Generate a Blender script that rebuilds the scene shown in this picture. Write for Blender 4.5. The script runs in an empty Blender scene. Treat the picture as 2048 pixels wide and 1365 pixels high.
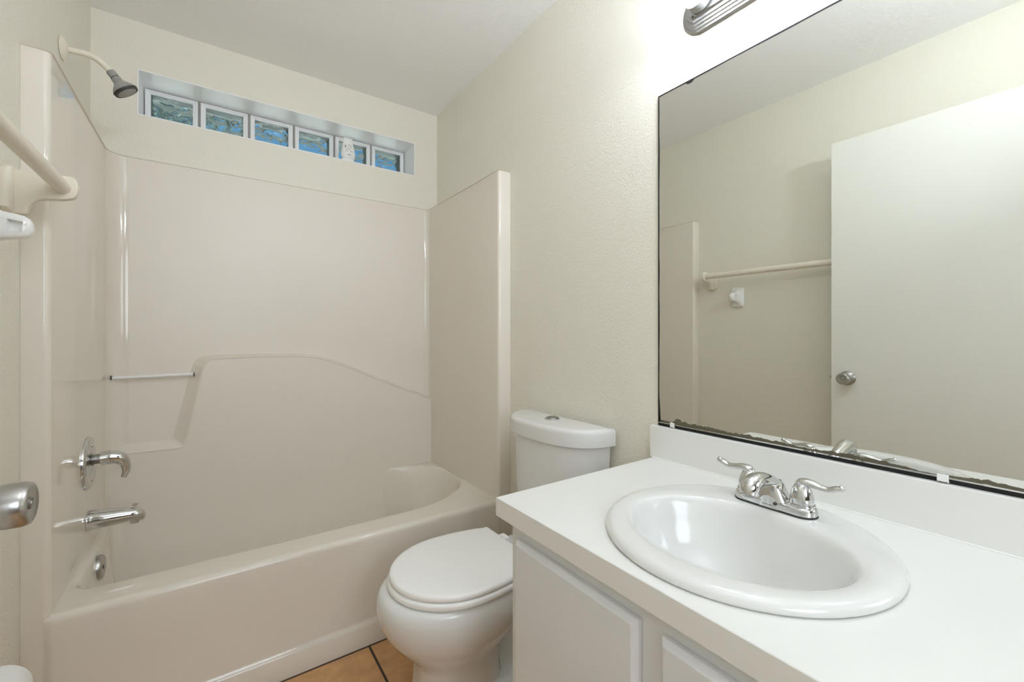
import bpy, bmesh, math, random
from mathutils import Vector, noise
random.seed(7)
C = bpy.context.scene.collection
sc = bpy.context.scene
PI = math.pi

# ------------------------------------------------------------------ camera, world, light, exposure
cam_d = bpy.data.cameras.new('camera')
cam = bpy.data.objects.new('camera', cam_d); C.objects.link(cam)
cam_d.sensor_width = 36.0
cam_d.lens = 860.0 / 2048.0 * 36.0
cam_d.shift_y = -(682.5 - 671.0) / 2048.0
cam_d.clip_start = 0.02
cam.location = (0, 0, 1.14)
cam.rotation_euler = (PI / 2, 0, -math.radians(34.95))
sc.camera = cam

world = bpy.data.worlds.new('World'); sc.world = world; world.use_nodes = True
wn = world.node_tree; bg = wn.nodes['Background']
wtc = wn.nodes.new('ShaderNodeTexCoord'); wsep = wn.nodes.new('ShaderNodeSeparateXYZ'); wmr = wn.nodes.new('ShaderNodeMapRange')
wmr.inputs['From Min'].default_value = -1.0; wmr.inputs['From Max'].default_value = 1.0
wcr = wn.nodes.new('ShaderNodeValToRGB')
wcr.color_ramp.elements[0].position = 0.0; wcr.color_ramp.elements[0].color = (3.2, 3.25, 3.3, 1)      # ground half, made bright to light the window reveal and ceiling
wcr.color_ramp.elements[1].position = 0.60; wcr.color_ramp.elements[1].color = (0.055, 0.165, 0.32, 1)    # blue sky
for p_, c_ in ((0.49, (3.2, 3.25, 3.3, 1)), (0.53, (0.20, 0.40, 0.66, 1))):
    e_ = wcr.color_ramp.elements.new(p_); e_.color = c_
wn.links.new(wtc.outputs['Generated'], wsep.inputs[0]); wn.links.new(wsep.outputs['Z'], wmr.inputs['Value'])
wn.links.new(wmr.outputs['Result'], wcr.inputs['Fac']); wn.links.new(wcr.outputs['Color'], bg.inputs[0])
bg.inputs[1].default_value = 1.6

BULB = 68.0       # strength of the vanity bulbs
def area(name, loc, rot, size, power, col):
    d = bpy.data.lights.new(name, 'AREA'); d.shape = 'DISK'; d.size = size; d.energy = power; d.color = col
    o = bpy.data.objects.new(name, d); o.location = loc; o.rotation_euler = rot; C.objects.link(o)
    return o
# two unseen area lamps added behind the camera as even fill
area('upper_fill', (0.40, -0.30, 2.15), (math.radians(138), 0, math.radians(5)), 0.30, 11.8, (0.88, 0.95, 1.05))
area('rear_fill', (0.15, -1.40, 1.60), (math.radians(90), 0, 0), 1.0, 13.0, (0.87, 0.95, 1.06))  # added low fill, stands for no real fixture

vs = sc.view_settings
vs.view_transform = 'Standard'; vs.look = 'None'; vs.gamma = 1.0; vs.use_curve_mapping = False
vs.exposure = 0.22
sc.cycles.use_denoising = True
sc.cycles.max_bounces = 14; sc.cycles.diffuse_bounces = 8; sc.cycles.glossy_bounces = 8; sc.cycles.transmission_bounces = 12
sc.cycles.sample_clamp_indirect = 6.0

# ------------------------------------------------------------------ materials
def srgb(r, g, b):
    f = lambda v: (v / 255 / 12.92) if v / 255 <= 0.04045 else ((v / 255 + 0.055) / 1.055) ** 2.4
    return (f(r), f(g), f(b), 1)
def mat(name, col, rough=0.5, metal=0.0, bump=0.0, bscale=100.0, bdist=0.002, spec=0.5, coat=0.0, mottle=0.0, bdetail=2.0):
    m = bpy.data.materials.new(name); m.use_nodes = True
    nt = m.node_tree; b = nt.nodes['Principled BSDF']
    b.inputs['Base Color'].default_value = col; b.inputs['Roughness'].default_value = rough
    b.inputs['Metallic'].default_value = metal; b.inputs['Specular IOR Level'].default_value = spec
    b.inputs['Coat Weight'].default_value = coat; b.inputs['Coat Roughness'].default_value = 0.08
    tc = nt.nodes.new('ShaderNodeTexCoord')
    if bump > 0:
        n = nt.nodes.new('ShaderNodeTexNoise'); n.inputs['Scale'].default_value = bscale; n.inputs['Detail'].default_value = bdetail
        bp = nt.nodes.new('ShaderNodeBump'); bp.inputs['Strength'].default_value = bump; bp.inputs['Distance'].default_value = bdist
        nt.links.new(tc.outputs['Object'], n.inputs['Vector']); nt.links.new(n.outputs['Fac'], bp.inputs['Height'])
        nt.links.new(bp.outputs['Normal'], b.inputs['Normal'])
    n2 = nt.nodes.new('ShaderNodeTexNoise'); n2.inputs['Scale'].default_value = 9.0; n2.inputs['Detail'].default_value = 4
    r = nt.nodes.new('ShaderNodeMapRange'); r.inputs['To Min'].default_value = 1 - max(mottle, 0.006); r.inputs['To Max'].default_value = 1 + max(mottle, 0.006)
    mx = nt.nodes.new('ShaderNodeVectorMath'); mx.operation = 'SCALE'; mx.inputs[0].default_value = col[:3]
    nt.links.new(tc.outputs['Object'], n2.inputs['Vector']); nt.links.new(n2.outputs['Fac'], r.inputs['Value'])
    nt.links.new(r.outputs['Result'], mx.inputs['Scale']); nt.links.new(mx.outputs['Vector'], b.inputs['Base Color'])
    return m

M = {}
M['paint'] = mat('cream_wall_paint', srgb(230, 226, 213), 0.42, bump=0.6, bscale=150, bdist=0.003)
M['ceil'] = mat('ceiling_paint', srgb(245, 245, 244), 0.6, bump=0.5, bscale=55, bdist=0.004, bdetail=3)
M['white_paint'] = mat('white_trim_paint', srgb(240, 240, 240), 0.4, bump=0.2, bscale=120)
M['fiber'] = mat('almond_fibreglass', srgb(227, 220, 208), 0.07, bump=0.01, bscale=200, bdist=0.0015, coat=0.0)
M['fiber2'] = mat('stippled_fibreglass', srgb(227, 220, 208), 0.36, bump=0.12, bscale=210, bdist=0.002)
M['porc'] = mat('white_porcelain', srgb(225, 225, 222), 0.13, coat=0.2)
M['seat'] = mat('white_seat_plastic', srgb(247, 247, 245), 0.18)
M['counter'] = mat('white_laminate', srgb(232, 232, 228), 0.32)
M['cab'] = mat('grey_white_cabinet_paint', srgb(224, 226, 227), 0.42, bump=0.05, bscale=90)
M['door'] = mat('white_door_paint', srgb(235, 234, 227), 0.38, bump=0.06, bscale=80)
M['chrome'] = mat('chrome', (0.64, 0.64, 0.63, 1), 0.05, 1.0)
M['hall'] = mat('hall_gloom_brown', srgb(92, 84, 74), 0.6, bump=0.3, bscale=150)  # hall gloom put into the colour, gives the chrome dark reflections
M['nickel'] = mat('brushed_nickel', (0.36, 0.35, 0.335, 1), 0.40, 1.0)
M['satin'] = mat('satin_chrome', (0.46, 0.45, 0.43, 1), 0.28, 1.0)
M['grey'] = mat('grey_plastic', srgb(150, 149, 145), 0.3)
M['dark'] = mat('dark_rubber', srgb(45, 44, 40), 0.5)
M['black'] = mat('black_gap', srgb(14, 13, 12), 0.8)
M['tarnish'] = mat('mirror_tarnish', srgb(88, 82, 64), 0.6, bump=0.4, bscale=90, mottle=0.35)
M['plastic'] = mat('white_plastic', srgb(238, 238, 236), 0.3)
M['socket'] = mat('socket_plastic', srgb(176, 175, 171), 0.5)
M['ceramic'] = mat('white_ceramic', srgb(240, 240, 238), 0.12, coat=0.3)
M['rackpaint'] = mat('cream_gloss_paint', srgb(228, 221, 204), 0.28, bump=0.08, bscale=60)
M['paper'] = mat('tissue_paper', srgb(243, 243, 241), 0.9, bump=0.2, bscale=200)
M['card'] = mat('cardboard_core', srgb(170, 140, 105), 0.8)
M['mortar'] = mat('grey_mortar', srgb(150, 147, 142), 0.8, bump=0.3, bscale=150)
M['ink'] = mat('black_ink', srgb(50, 50, 60), 0.5)
M['ink2'] = mat('grey_ink', srgb(140, 138, 132), 0.5)
M['soffit'] = mat('grey_green_soffit', srgb(27, 34, 31), 0.8)
M['leaf'] = mat('leaf_green', srgb(52, 66, 40), 0.6, mottle=0.3)
M['bark'] = mat('bark_brown', srgb(80, 66, 52), 0.9, bump=0.6, bscale=30)
M['side'] = mat('block_side', srgb(46, 56, 52), 0.6)
M['redmark'] = mat('dark_round_mark', srgb(84, 76, 74), 0.4)

def glass_mat():
    m = bpy.data.materials.new('block_glass'); m.use_nodes = True; nt = m.node_tree
    b = nt.nodes['Principled BSDF']
    b.inputs['Base Color'].default_value = (0.86, 0.95, 0.93, 1); b.inputs['Roughness'].default_value = 0.0
    b.inputs['Transmission Weight'].default_value = 1.0; b.inputs['IOR'].default_value = 1.45
    return m
M['glass'] = glass_mat()
m = mat('silvered_mirror', (0.80, 0.81, 0.77, 1), 0.0, 1.0); M['mirror'] = m
def bulb_mat():
    m = bpy.data.materials.new('lit_bulb'); m.use_nodes = True; b = m.node_tree.nodes['Principled BSDF']
    b.inputs['Base Color'].default_value = (1, 1, 1, 1); b.inputs['Emission Color'].default_value = (0.85, 0.94, 1.07, 1)
    b.inputs['Emission Strength'].default_value = BULB
    return m
M['bulb'] = bulb_mat()
def tile_mat():
    m = bpy.data.materials.new('terracotta_tile'); m.use_nodes = True; nt = m.node_tree; b = nt.nodes['Principled BSDF']
    tc = nt.nodes.new('ShaderNodeTexCoord'); mp = nt.nodes.new('ShaderNodeMapping'); mp.inputs['Location'].default_value = (-0.474 + 3.3, -1.592 + 3.3, 0)
    br = nt.nodes.new('ShaderNodeTexBrick'); br.offset = 0; br.squash = 1
    br.inputs['Scale'].default_value = 1; br.inputs['Brick Width'].default_value = 0.33; br.inputs['Row Height'].default_value = 0.33
    br.inputs['Mortar Size'].default_value = 0.0045; br.inputs['Mortar Smooth'].default_value = 0.2
    br.inputs['Color1'].default_value = srgb(205, 160, 112); br.inputs['Color2'].default_value = srgb(196, 150, 102); br.inputs['Mortar'].default_value = srgb(52, 40, 26)
    n = nt.nodes.new('ShaderNodeTexNoise'); n.inputs['Scale'].default_value = 14; n.inputs['Detail'].default_value = 8; n.inputs['Roughness'].default_value = 0.65
    rp = nt.nodes.new('ShaderNodeMapRange'); rp.inputs['From Min'].default_value = 0.3; rp.inputs['From Max'].default_value = 0.7; rp.inputs['To Min'].default_value = 0.78; rp.inputs['To Max'].default_value = 1.18
    sm = nt.nodes.new('ShaderNodeVectorMath'); sm.operation = 'SCALE'
    L = nt.links.new
    L(tc.outputs['Object'], mp.inputs['Vector']); L(mp.outputs['Vector'], br.inputs['Vector']); L(tc.outputs['Object'], n.inputs['Vector'])
    L(n.outputs['Fac'], rp.inputs['Value']); L(br.outputs['Color'], sm.inputs[0]); L(rp.outputs['Result'], sm.inputs['Scale']); L(sm.outputs['Vector'], b.inputs['Base Color'])
    bp = nt.nodes.new('ShaderNodeBump'); bp.invert = True; bp.inputs['Strength'].default_value = 0.6; bp.inputs['Distance'].default_value = 0.003
    L(br.outputs['Fac'], bp.inputs['Height']); L(bp.outputs['Normal'], b.inputs['Normal'])
    b.inputs['Roughness'].default_value = 0.42
    return m
M['tile'] = tile_mat()

# ------------------------------------------------------------------ mesh helpers
def world_loc(o):
    v = Vector((0, 0, 0))
    while o: v += o.location; o = o.parent
    return v
def empty(name, loc, label, cat, group=None, kind=None):
    o = bpy.data.objects.new(name, None); o.location = loc; o.empty_display_size = 0.05; C.objects.link(o)
    tag(o, label, cat, group, kind); return o
def tag(o, label=None, cat=None, group=None, kind=None):
    if label: o['label'] = label
    if cat: o['category'] = cat
    if group: o['group'] = group
    if kind: o['kind'] = kind
    return o

class MB:
    def __init__(s): s.v = []; s.f = []
    def add(s, vs, fs):
        k = len(s.v); s.v += [tuple(v) for v in vs]; s.f += [tuple(i + k for i in f) for f in fs]; return s
    def box(s, a, b):
        x0, y0, z0 = a; x1, y1, z1 = b
        return s.add([(x0,y0,z0),(x1,y0,z0),(x1,y1,z0),(x0,y1,z0),(x0,y0,z1),(x1,y0,z1),(x1,y1,z1),(x0,y1,z1)],
                     [(0,3,2,1),(4,5,6,7),(0,1,5,4),(1,2,6,5),(2,3,7,6),(3,0,4,7)])
    def loft(s, rings, cap0=True, cap1=True, closed=True):
        n = len(rings[0]); vs = [p for r in rings for p in r]; fs = []
        for i in range(len(rings) - 1):
            for j in range(n if closed else n - 1):
                k = (j + 1) % n
                fs.append((i*n+j, i*n+k, (i+1)*n+k, (i+1)*n+j))
        if cap0: fs.append(tuple(reversed(range(n))))
        if cap1: fs.append(tuple(range((len(rings)-1)*n, len(rings)*n)))
        return s.add(vs, fs)
    def tube(s, path, radii, seg=16, cap=True, flat=None):
        """swept round tube; flat = (vector, factor) squashes the section along a direction"""
        P = [Vector(p) for p in path]
        if not hasattr(radii, '__len__'): radii = [radii] * len(P)
        rings = []; up = None
        for i, p in enumerate(P):
            t = (P[min(i+1, len(P)-1)] - P[max(i-1, 0)]).normalized()
            if up is None:
                up = Vector((0,0,1)) if abs(t.z) < 0.9 else Vector((0,1,0))
            a = t.cross(up).normalized(); up = a.cross(t).normalized()
            ring = []
            for k in range(seg):
                w = 2*PI*k/seg
                d = (a*math.cos(w) + up*math.sin(w)) * radii[i]
                if flat:
                    ax = Vector(flat[0]).normalized(); d = d - ax * d.dot(ax) * (1 - flat[1])
                ring.append(p + d)
            rings.append(ring)
        return s.loft(rings, cap, cap)
    def lathe(s, prof, org, axis, seg=40, cap0=True, cap1=True):
        """prof = [(distance along axis, radius)]"""
        o = Vector(org); t = Vector(axis).normalized()
        a = t.orthogonal().normalized(); b = t.cross(a)
        rings = [[o + t*d + (a*math.cos(2*PI*k/seg) + b*math.sin(2*PI*k/seg))*max(r, 1e-4) for k in range(seg)] for d, r in prof]
        return s.loft(rings, cap0, cap1)
    def ball(s, c, r, seg=24, rings=14, sc=(1,1,1)):
        R = []
        for i in range(rings + 1):
            th = PI * i / rings; rr = max(math.sin(th), 1e-3)
            R.append([(c[0]+sc[0]*r*rr*math.cos(2*PI*k/seg), c[1]+sc[1]*r*rr*math.sin(2*PI*k/seg), c[2]-sc[2]*r*math.cos(th)) for k in range(seg)])
        return s.loft(R)
    def slab(s, outline, z0, z1, r0=0.0, r1=0.0, n=4):
        """a closed xy outline raised from z0 to z1 with rounded lower / upper edges"""
        rings = []
        if r0 > 0:
            for i in range(n + 1):
                w = PI/2*i/n; rings.append([(x, y, z0 + r0*(1-math.sin(w))*1.0 if False else z0 + r0*(1-math.cos(w))) for x, y in inset(outline, r0*(1-math.sin(w)))])
        else: rings.append([(x, y, z0) for x, y in outline])
        if r1 > 0:
            for i in range(n + 1):
                w = PI/2*i/n; rings.append([(x, y, z1 - r1*(1-math.sin(w))) for x, y in inset(outline, r1*(1-math.cos(w)))])
        else: rings.append([(x, y, z1) for x, y in outline])
        return s.loft(rings)
    def build(s, name, material, parent=None, smooth=True, angle=35, bevel=0, bseg=2, label=None):
        me = bpy.data.meshes.new(name)
        off = world_loc(parent) if parent else Vector((0,0,0))
        me.from_pydata([(x-off.x, y-off.y, z-off.z) for x, y, z in s.v], [], s.f)
        bm = bmesh.new(); bm.from_mesh(me)
        bmesh.ops.recalc_face_normals(bm, faces=bm.faces[:])
        bm.to_mesh(me); bm.free()
        if smooth: me.shade_smooth()
        o = bpy.data.objects.new(name, me); C.objects.link(o)
        if material: me.materials.append(M[material] if isinstance(material, str) else material)
        if parent: o.parent = parent
        if bevel:
            b = o.modifiers.new('bevel', 'BEVEL'); b.width = bevel; b.segments = bseg; b.limit_method = 'ANGLE'; b.angle_limit = math.radians(40)
        if smooth:
            try: me.set_sharp_from_angle(angle=math.radians(angle))
            except Exception: pass
        if label: o['label'] = label
        return o
def inset(o, d):
    """move a counter-clockwise outline inwards by d"""
    if d == 0: return list(o)
    n = len(o); out = []
    for i in range(n):
        x0, y0 = o[i-1]; x1, y1 = o[i]; x2, y2 = o[(i+1) % n]
        tx, ty = x2-x0, y2-y0; l = math.hypot(tx, ty) or 1
        out.append((x1 - ty/l*d, y1 + tx/l*d))
    return out
def circle(cx, cy, rx, ry=None, n=64):
    ry = ry or rx
    return [(cx+rx*math.cos(2*PI*k/n), cy+ry*math.sin(2*PI*k/n)) for k in range(n)]
def bez(pts, n=12):
    """smooth curve through points (Catmull-Rom)"""
    P = [Vector(p) for p in pts]; P = [2*P[0]-P[1]] + P + [2*P[-1]-P[-2]]; out = []
    for i in range(1, len(P)-2):
        for k in range(n):
            t = k/n; a, b, c, d = P[i-1], P[i], P[i+1], P[i+2]
            out.append(0.5*((2*b)+(c-a)*t+(2*a-5*b+4*c-d)*t*t+(3*b-a-3*c+d)*t**3))
    out.append(P[-2]); return out
def lerp_list(vals, m):
    """resample a list of numbers to m samples"""
    n = len(vals); out = []
    for i in range(m):
        t = i*(n-1)/(m-1); k = min(int(t), n-2); out.append(vals[k]+(vals[k+1]-vals[k])*(t-k))
    return out

# ------------------------------------------------------------------ the room
XL, XR, YB, YF, ZC = -0.401, 1.123, 2.402, -1.70, 2.470
T = 0.12
def struct(o, label, cat): return tag(o, label, cat, kind='structure')
struct(MB().box((XL-T, YF-T, -0.1), (XR+T, YB+T, 0)).build('floor', 'tile', smooth=False), 'terracotta coloured square floor tiles with dark grout', 'floor')
struct(MB().box((XL-T, YF-T, ZC), (XR+T, YB+0.26, ZC+0.1)).build('ceiling', 'ceil', smooth=False), 'white textured ceiling', 'ceiling')
struct(MB().box((XL-T, YF-T, 0), (XL, YB+0.26, ZC)).build('wall_left', 'paint', smooth=False), 'cream textured wall behind the door and towel rod', 'wall')
struct(MB().box((XR, YF-T, 0), (XR+T, YB+0.26, ZC)).build('wall_right', 'paint', smooth=False), 'cream textured wall behind toilet and mirror', 'wall')
struct(MB().box((XL, YF-T, 0), (XR, YF, ZC)).build('wall_front', 'hall', smooth=False), 'hallway wall behind the camera, its brown darkened to look unlit', 'wall')
struct(MB().box((XL, -0.03, 0), (-0.300, 0.07, ZC)).build('trim_1', 'white_paint', smooth=False), 'white door jamb beside the left wall', 'door jamb')
WX0, WX1, WZ0, WZ1, WYB = -0.253, 0.977, 2.081, 2.266, 2.556
wb = MB()
g = 0.004
wb.box((XL, YB, 0), (XR, YB+0.26, WZ0-g)).box((XL, YB, WZ1+g), (XR, YB+0.26, ZC))
wb.box((XL, YB, WZ0-g), (WX0-g, YB+0.26, WZ1+g)).box((WX1+g, YB, WZ0-g), (XR, YB+0.26, WZ1+g))
struct(wb.build('wall_back', 'paint', smooth=False), 'cream wall above the tub surround around the glass block window', 'wall')
win = empty('window_1', (0.36, YB, WZ0), 'long narrow high window of six wavy glass blocks', 'window', kind='structure')
rv = MB()
Y0, Y1 = YB-0.0008, YB+0.255
rv.box((WX0-g, Y0, WZ0-g), (WX1+g, Y1, WZ0)).box((WX0-g, Y0, WZ1), (WX1+g, Y1, WZ1+g))
rv.box((WX0-g, Y0, WZ0), (WX0, Y1, WZ1)).box((WX1, Y0, WZ0), (WX1+g, Y1, WZ1))
rv.build('window_reveal', 'white_paint', win, smooth=False)
BW = (WX1-WX0)/6
for i in range(6):
    xa, xb = WX0 + i*BW + 0.005, WX0 + (i+1)*BW - 0.005
    za, zb = WZ0+0.0005, WZ1-0.002
    def ring(inx, inz, y): return [(xa+inx, y, za+inz), (xb-inx, y, za+inz), (xb-inx, y, zb-inz), (xa+inx, y, zb-inz)]
    fr = MB().loft([ring(0, 0, WYB+0.085), ring(0, 0, WYB+0.004), ring(0.002, 0.002, WYB), ring(0.010, 0.009, WYB), ring(0.0115, 0.0105, WYB+0.003), ring(0.019, 0.016, WYB+0.003), ring(0.021, 0.018, WYB+0.011)], False, False)
    rim = fr.build('glass_block', 'white_paint', win, smooth=False)
    MB().loft([ring(0.021, 0.018, WYB+0.0112), ring(0.021, 0.018, WYB+0.085)], False, False).build('block_side', 'side', rim, smooth=False)
    pn = MB(); N = 44
    x0, x1, z0, z1 = xa+0.0185, xb-0.0185, za+0.0155, zb-0.0155
    for (yf, yb, sd) in ((WYB+0.012, WYB+0.020, 0.0), (WYB+0.066, WYB+0.074, 31.0)):
        fa, ba = [], []
        for a in range(N):
            for c in range(N):
                x = x0+(x1-x0)*a/(N-1); z = z0+(z1-z0)*c/(N-1)
                q = Vector((x*26+sd, sd*0.7+i*5.1, z*30))
                q2 = q + 0.9*Vector((noise.noise(q*0.6), 0, noise.noise(q*0.6+Vector((9, 3, 1)))))
                e = min(1.0, min(a, N-1-a, c, N-1-c)/3.0)
                h = (noise.noise(q2)*0.0045 + noise.noise(q2*2.3)*0.0012)*e
                fa.append((x, yf + (h if sd else 0), z)); ba.append((x, yb + (0 if sd else h), z))
        vs_, fs_ = fa+ba, []
        K = N*N
        for a in range(N-1):
            for c in range(N-1):
                p = a*N+c; fs_.append((p, p+N, p+N+1, p+1)); fs_.append((K+p, K+p+1, K+p+N+1, K+p+N))
        for a in range(N-1):
            for (p, q) in ((a*N, (a+1)*N), ((a+1)*N+N-1, a*N+N-1), (a+1, a), ((N-1)*N+a, (N-1)*N+a+1)):
                fs_.append((p, q, K+q, K+p))
        pn.add(vs_, fs_)
    pn.build('pane', 'glass', rim, angle=80)
    if i < 5:
        MB().box((xb, WYB+0.006, WZ0+0.0005), (xb+0.010, WYB+0.085, WZ1-0.0005)).build('mortar_joint', 'mortar', win, smooth=False)

# outside the window: roof eave and a tree
tag(MB().box((-3.5, YB+0.27, 2.52), (5.0, YB+0.93, 2.56)).box((-3.5, YB+0.93, 2.512), (5.0, YB+0.95, 2.62)).build('roof_eave', 'soffit', smooth=False), 'grey green roof eave seen through the glass block window', 'eave', kind='structure')
tree = empty('leafy_tree', (-1.6, 7.0, 0), 'dark green leafy tree blurred behind the leftmost glass blocks', 'tree')
MB().tube(bez([(-1.6, 7, -0.3), (-1.55, 7, 1.2), (-1.6, 7, 2.6), (-1.5, 7.1, 4.0)], 6), [0.16]*6+[0.13]*6+[0.09]*6+[0.03], 10).build('trunk', 'bark', tree)
lf = MB()
for k in range(2600):
    while True:
        p = Vector((random.uniform(-1, 1), random.uniform(-1, 1), random.uniform(-1, 1)))
        if p.length < 1: break
    c = Vector((-1.5 + p.x*1.9, 7 + p.y*1.2, 3.6 + p.z*1.25))
    u = Vector((random.uniform(-1, 1), random.uniform(-1, 1), random.uniform(-1, 1))).normalized(); w = u.orthogonal().normalized()
    L, W = 0.11, 0.05
    lf.add([c-u*L, c+w*W, c+u*L, c-w*W], [(0, 1, 2, 3)])
lf.build('foliage', 'leaf', tree, smooth=False)

# ------------------------------------------------------------------ fibreglass tub and surround (one moulded unit)
tub = empty('bathtub', (0.36, 2.0, 0), 'almond one-piece fibreglass bathtub with tall moulded surround', 'bathtub')
PX0, PX1, PYB, YFR, ZT, ZR = -0.347, 1.059, 2.386, 1.620, 1.885, 0.400
def arc(cx, cy, r, a0, a1, n=8): return [(cx+r*math.cos(math.radians(a0+(a1-a0)*k/n)), cy+r*math.sin(math.radians(a0+(a1-a0)*k/n))) for k in range(n+1)]
e = 0.0003
path = [(XL+e, YFR)] + arc(PX0-0.014, YFR+0.014, 0.014, -90, 0, 6) + [(PX0-0.001, 1.9)] \
     + list(arc(PX0+0.065, PYB-0.065, 0.065, 180, 90, 10)) + [(0.2, PYB), (0.7, PYB)] + arc(PX1-0.03, PYB-0.03, 0.03, 90, 0, 8) + [(PX1+0.002, 1.9)] \
     + arc(PX1+0.014, YFR+0.014, 0.014, 180, 270, 6) + [(XR-e, YFR)]
def outer(x, y):
    if y <= YFR+1e-6 and (x < XL+0.01 or x > XR-0.01): return (x, y+0.004)
    x2 = XL+e if x < -0.2 else (XR-e if x > 1.0 else x)
    y2 = YB-e if y > PYB-0.07 else y
    return (x2, y2)
sw = MB()
zs = [0.0, 0.25, ZR+0.0, 0.8, 1.4, ZT-0.006, ZT-0.001]
rings = [[(x, y, z) for x, y in path] for z in zs]
top_in = [(x, y, ZT) for x, y in inset(path, -0.004)]
top_in[0] = (path[0][0], path[0][1], ZT); top_in[-1] = (path[-1][0], path[-1][1], ZT)
top_out = [(*outer(x, y), ZT) for x, y in path]
sw.loft(rings + [top_in, top_out], False, False, closed=False)
sur = sw.build('surround', 'fiber', tub, angle=50)
sur.data.materials.append(M['fiber2'])
for p in sur.data.polygons:      # the moulded back face has a fine stipple, the ends are smooth
    if -0.25 < p.center.x + 0.36 < 1.0: p.material_index = 1
# raised lower back panel with an arched top and a recessed soap niche on the left
fr_pts = [(PX0+0.004, 0.655), (-0.20, 0.652), (-0.115, 0.652), (-0.095, 0.660), (-0.085, 0.680), (-0.030, 0.970), (-0.022, 1.005), (-0.012, 1.024), (0.012, 1.032)]
bk_pts = [(PX0+0.004, 0.690), (-0.20, 0.688), (-0.155, 0.690), (-0.142, 0.700), (-0.135, 0.720), (-0.078, 0.980), (-0.060, 1.028), (-0.035, 1.046), (0.008, 1.050)]
arch = [(0.15, 1.038), (0.30, 1.037), (0.42, 1.027), (0.52, 0.999), (0.62, 0.957), (0.72, 0.911), (0.82, 0.866), (0.92, 0.822), (1.00, 0.788), (PX1+0.003, 0.762)]
full_f = fr_pts + [(x, z) for x, z in arch]; full_b = bk_pts + [(x+0.004, z+0.014) for x, z in arch]
full_b[-1] = (PX1+0.003, full_b[-1][1])
fs3 = [Vector((x, 0, z)) for x, z in full_f]; bs3 = [Vector((x, 0, z)) for x, z in full_b]
ff = bez(fs3, 4); bb = bez(bs3, 4)
YL = PYB-0.040
low = MB(); prof_steps = [(0.0, PYB+0.002), (0.12, PYB-0.003), (0.4, PYB-0.014), (0.72, YL+0.008), (0.90, YL-0.0030), (0.98, YL-0.0034), (1.05, YL-0.0005), (1.09, YL)]
rings = []
def flare(x, y):   # keep the panel's left end behind the rounded corner
    return y
for t, y in prof_steps:
    rings.append([(b.x+(f.x-b.x)*t, y, b.z+(f.z-b.z)*t) for f, b in zip(ff, bb)])
low.loft(rings, False, False, closed=False)
low.loft([rings[-1]] + [[(p[0], y, z) for p in rings[-1]] for y, z in ((YL, 0.40), (YL-0.001, 0.30), (YL-0.004, 0.20), (YL-0.012, 0.15), (YL-0.035, 0.11))], False, False, closed=False)
low.build('back_panel', 'fiber2', tub, angle=60)
nb = MB().tube([(-0.330, PYB-0.030, 0.966), (-0.062, PYB-0.030, 0.969)], 0.0065, 14)
bar = nb.build('niche_bar', 'plastic', tub)
bar['label'] = 'thin white bar across the soap niche'
for xx in (-0.333, -0.064):
    MB().tube([(xx-0.001, PYB-0.030, 0.9675), (xx+0.003, PYB-0.030, 0.9675)], 0.009, 14).build('bar_end', 'dark', bar)
# basin and rim
RX0, RX1, RY0, RY1 = PX0-0.012, PX1+0.010, YFR+0.012, PYB-0.008
cx, cy = 0.36, 2.045
NA = 200
def opening(w):
    """radius of the oval basin opening in direction w"""
    c_, s_ = math.cos(w), math.sin(w)
    lo, hi = 0.0, 2.0
    def inside(x, y):
        x0, x1, y0, y1 = PX0+0.012, 1.064, 1.738, 2.352
        if x > 0.66:
            p = 2.9 if y > 2.045 else 2.0
            return ((x-0.66)/(x1-0.66))**p + (abs(y-2.045)/(0.307))**p <= 1
        rx = 0.07
        if x < x0 or y < y0 or y > y1: return False
        if x < x0+rx:
            if y < y0+rx: return math.hypot(x-x0-rx, y-y0-rx) <= rx
            if y > y1-rx: return math.hypot(x-x0-rx, y-y1+rx) <= rx
        return True
    for _ in range(40):
        mid = (lo+hi)/2
        if inside(cx+c_*mid, cy+s_*mid): lo = mid
        else: hi = mid
    return lo
def rect_r(w, x0, x1, y0, y1, ox, oy):
    c_, s_ = math.cos(w), math.sin(w); r = 9
    if c_ > 1e-9: r = min(r, (x1-ox)/c_)
    if c_ < -1e-9: r = min(r, (x0-ox)/c_)
    if s_ > 1e-9: r = min(r, (y1-oy)/s_)
    if s_ < -1e-9: r = min(r, (y0-oy)/s_)
    return r
angs = sorted([2*PI*k/NA for k in range(NA)] + [math.atan2(y-cy, x-cx) % (2*PI) for x in (RX0, RX1) for y in (RY0, RY1)])
op = [opening(w) for w in angs]
rc = [rect_r(w, RX0, RX1, RY0, RY1, cx, cy) for w in angs]
def pol(rs, zf): return [(cx+r*math.cos(w), cy+r*math.sin(w), zf) for r, w in zip(rs, angs)]
bas = MB()
OP = [Vector((cx+r*math.cos(w), cy+r*math.sin(w))) for r, w in zip(op, angs)]
def shrink(d):
    n = len(OP); out = []
    for i in range(n):
        t = OP[(i+2) % n]-OP[i-2]; t.normalize(); k = 1 + 2.6*max(0.0, min(1.0, (OP[i].x-0.55)/0.45))**2
        sm = lambda lo, hi, v: (lambda q: q*q*(3-2*q))(max(0.0, min(1.0, (v-lo)/(hi-lo))))
        back = sm(2.20, 2.33, OP[i].y)*(1-sm(0.74, 0.98, OP[i].x))     # the back flows straight into the raised panel
        k1 = 1-0.85*back; k = k+(0.15-k)*back
        dd = d*k1 if d < 0.012 else 0.012*k1+(d-0.012)*k
        out.append((OP[i].x - t.y*dd, OP[i].y + t.x*dd))
    return out
ringl = [pol(rc, ZR)]
ringl.append([(cx+min(r, a+0.016)*math.cos(w), cy+min(r, a+0.016)*math.sin(w), ZR) for r, a, w in zip(rc, op, angs)])
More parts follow.
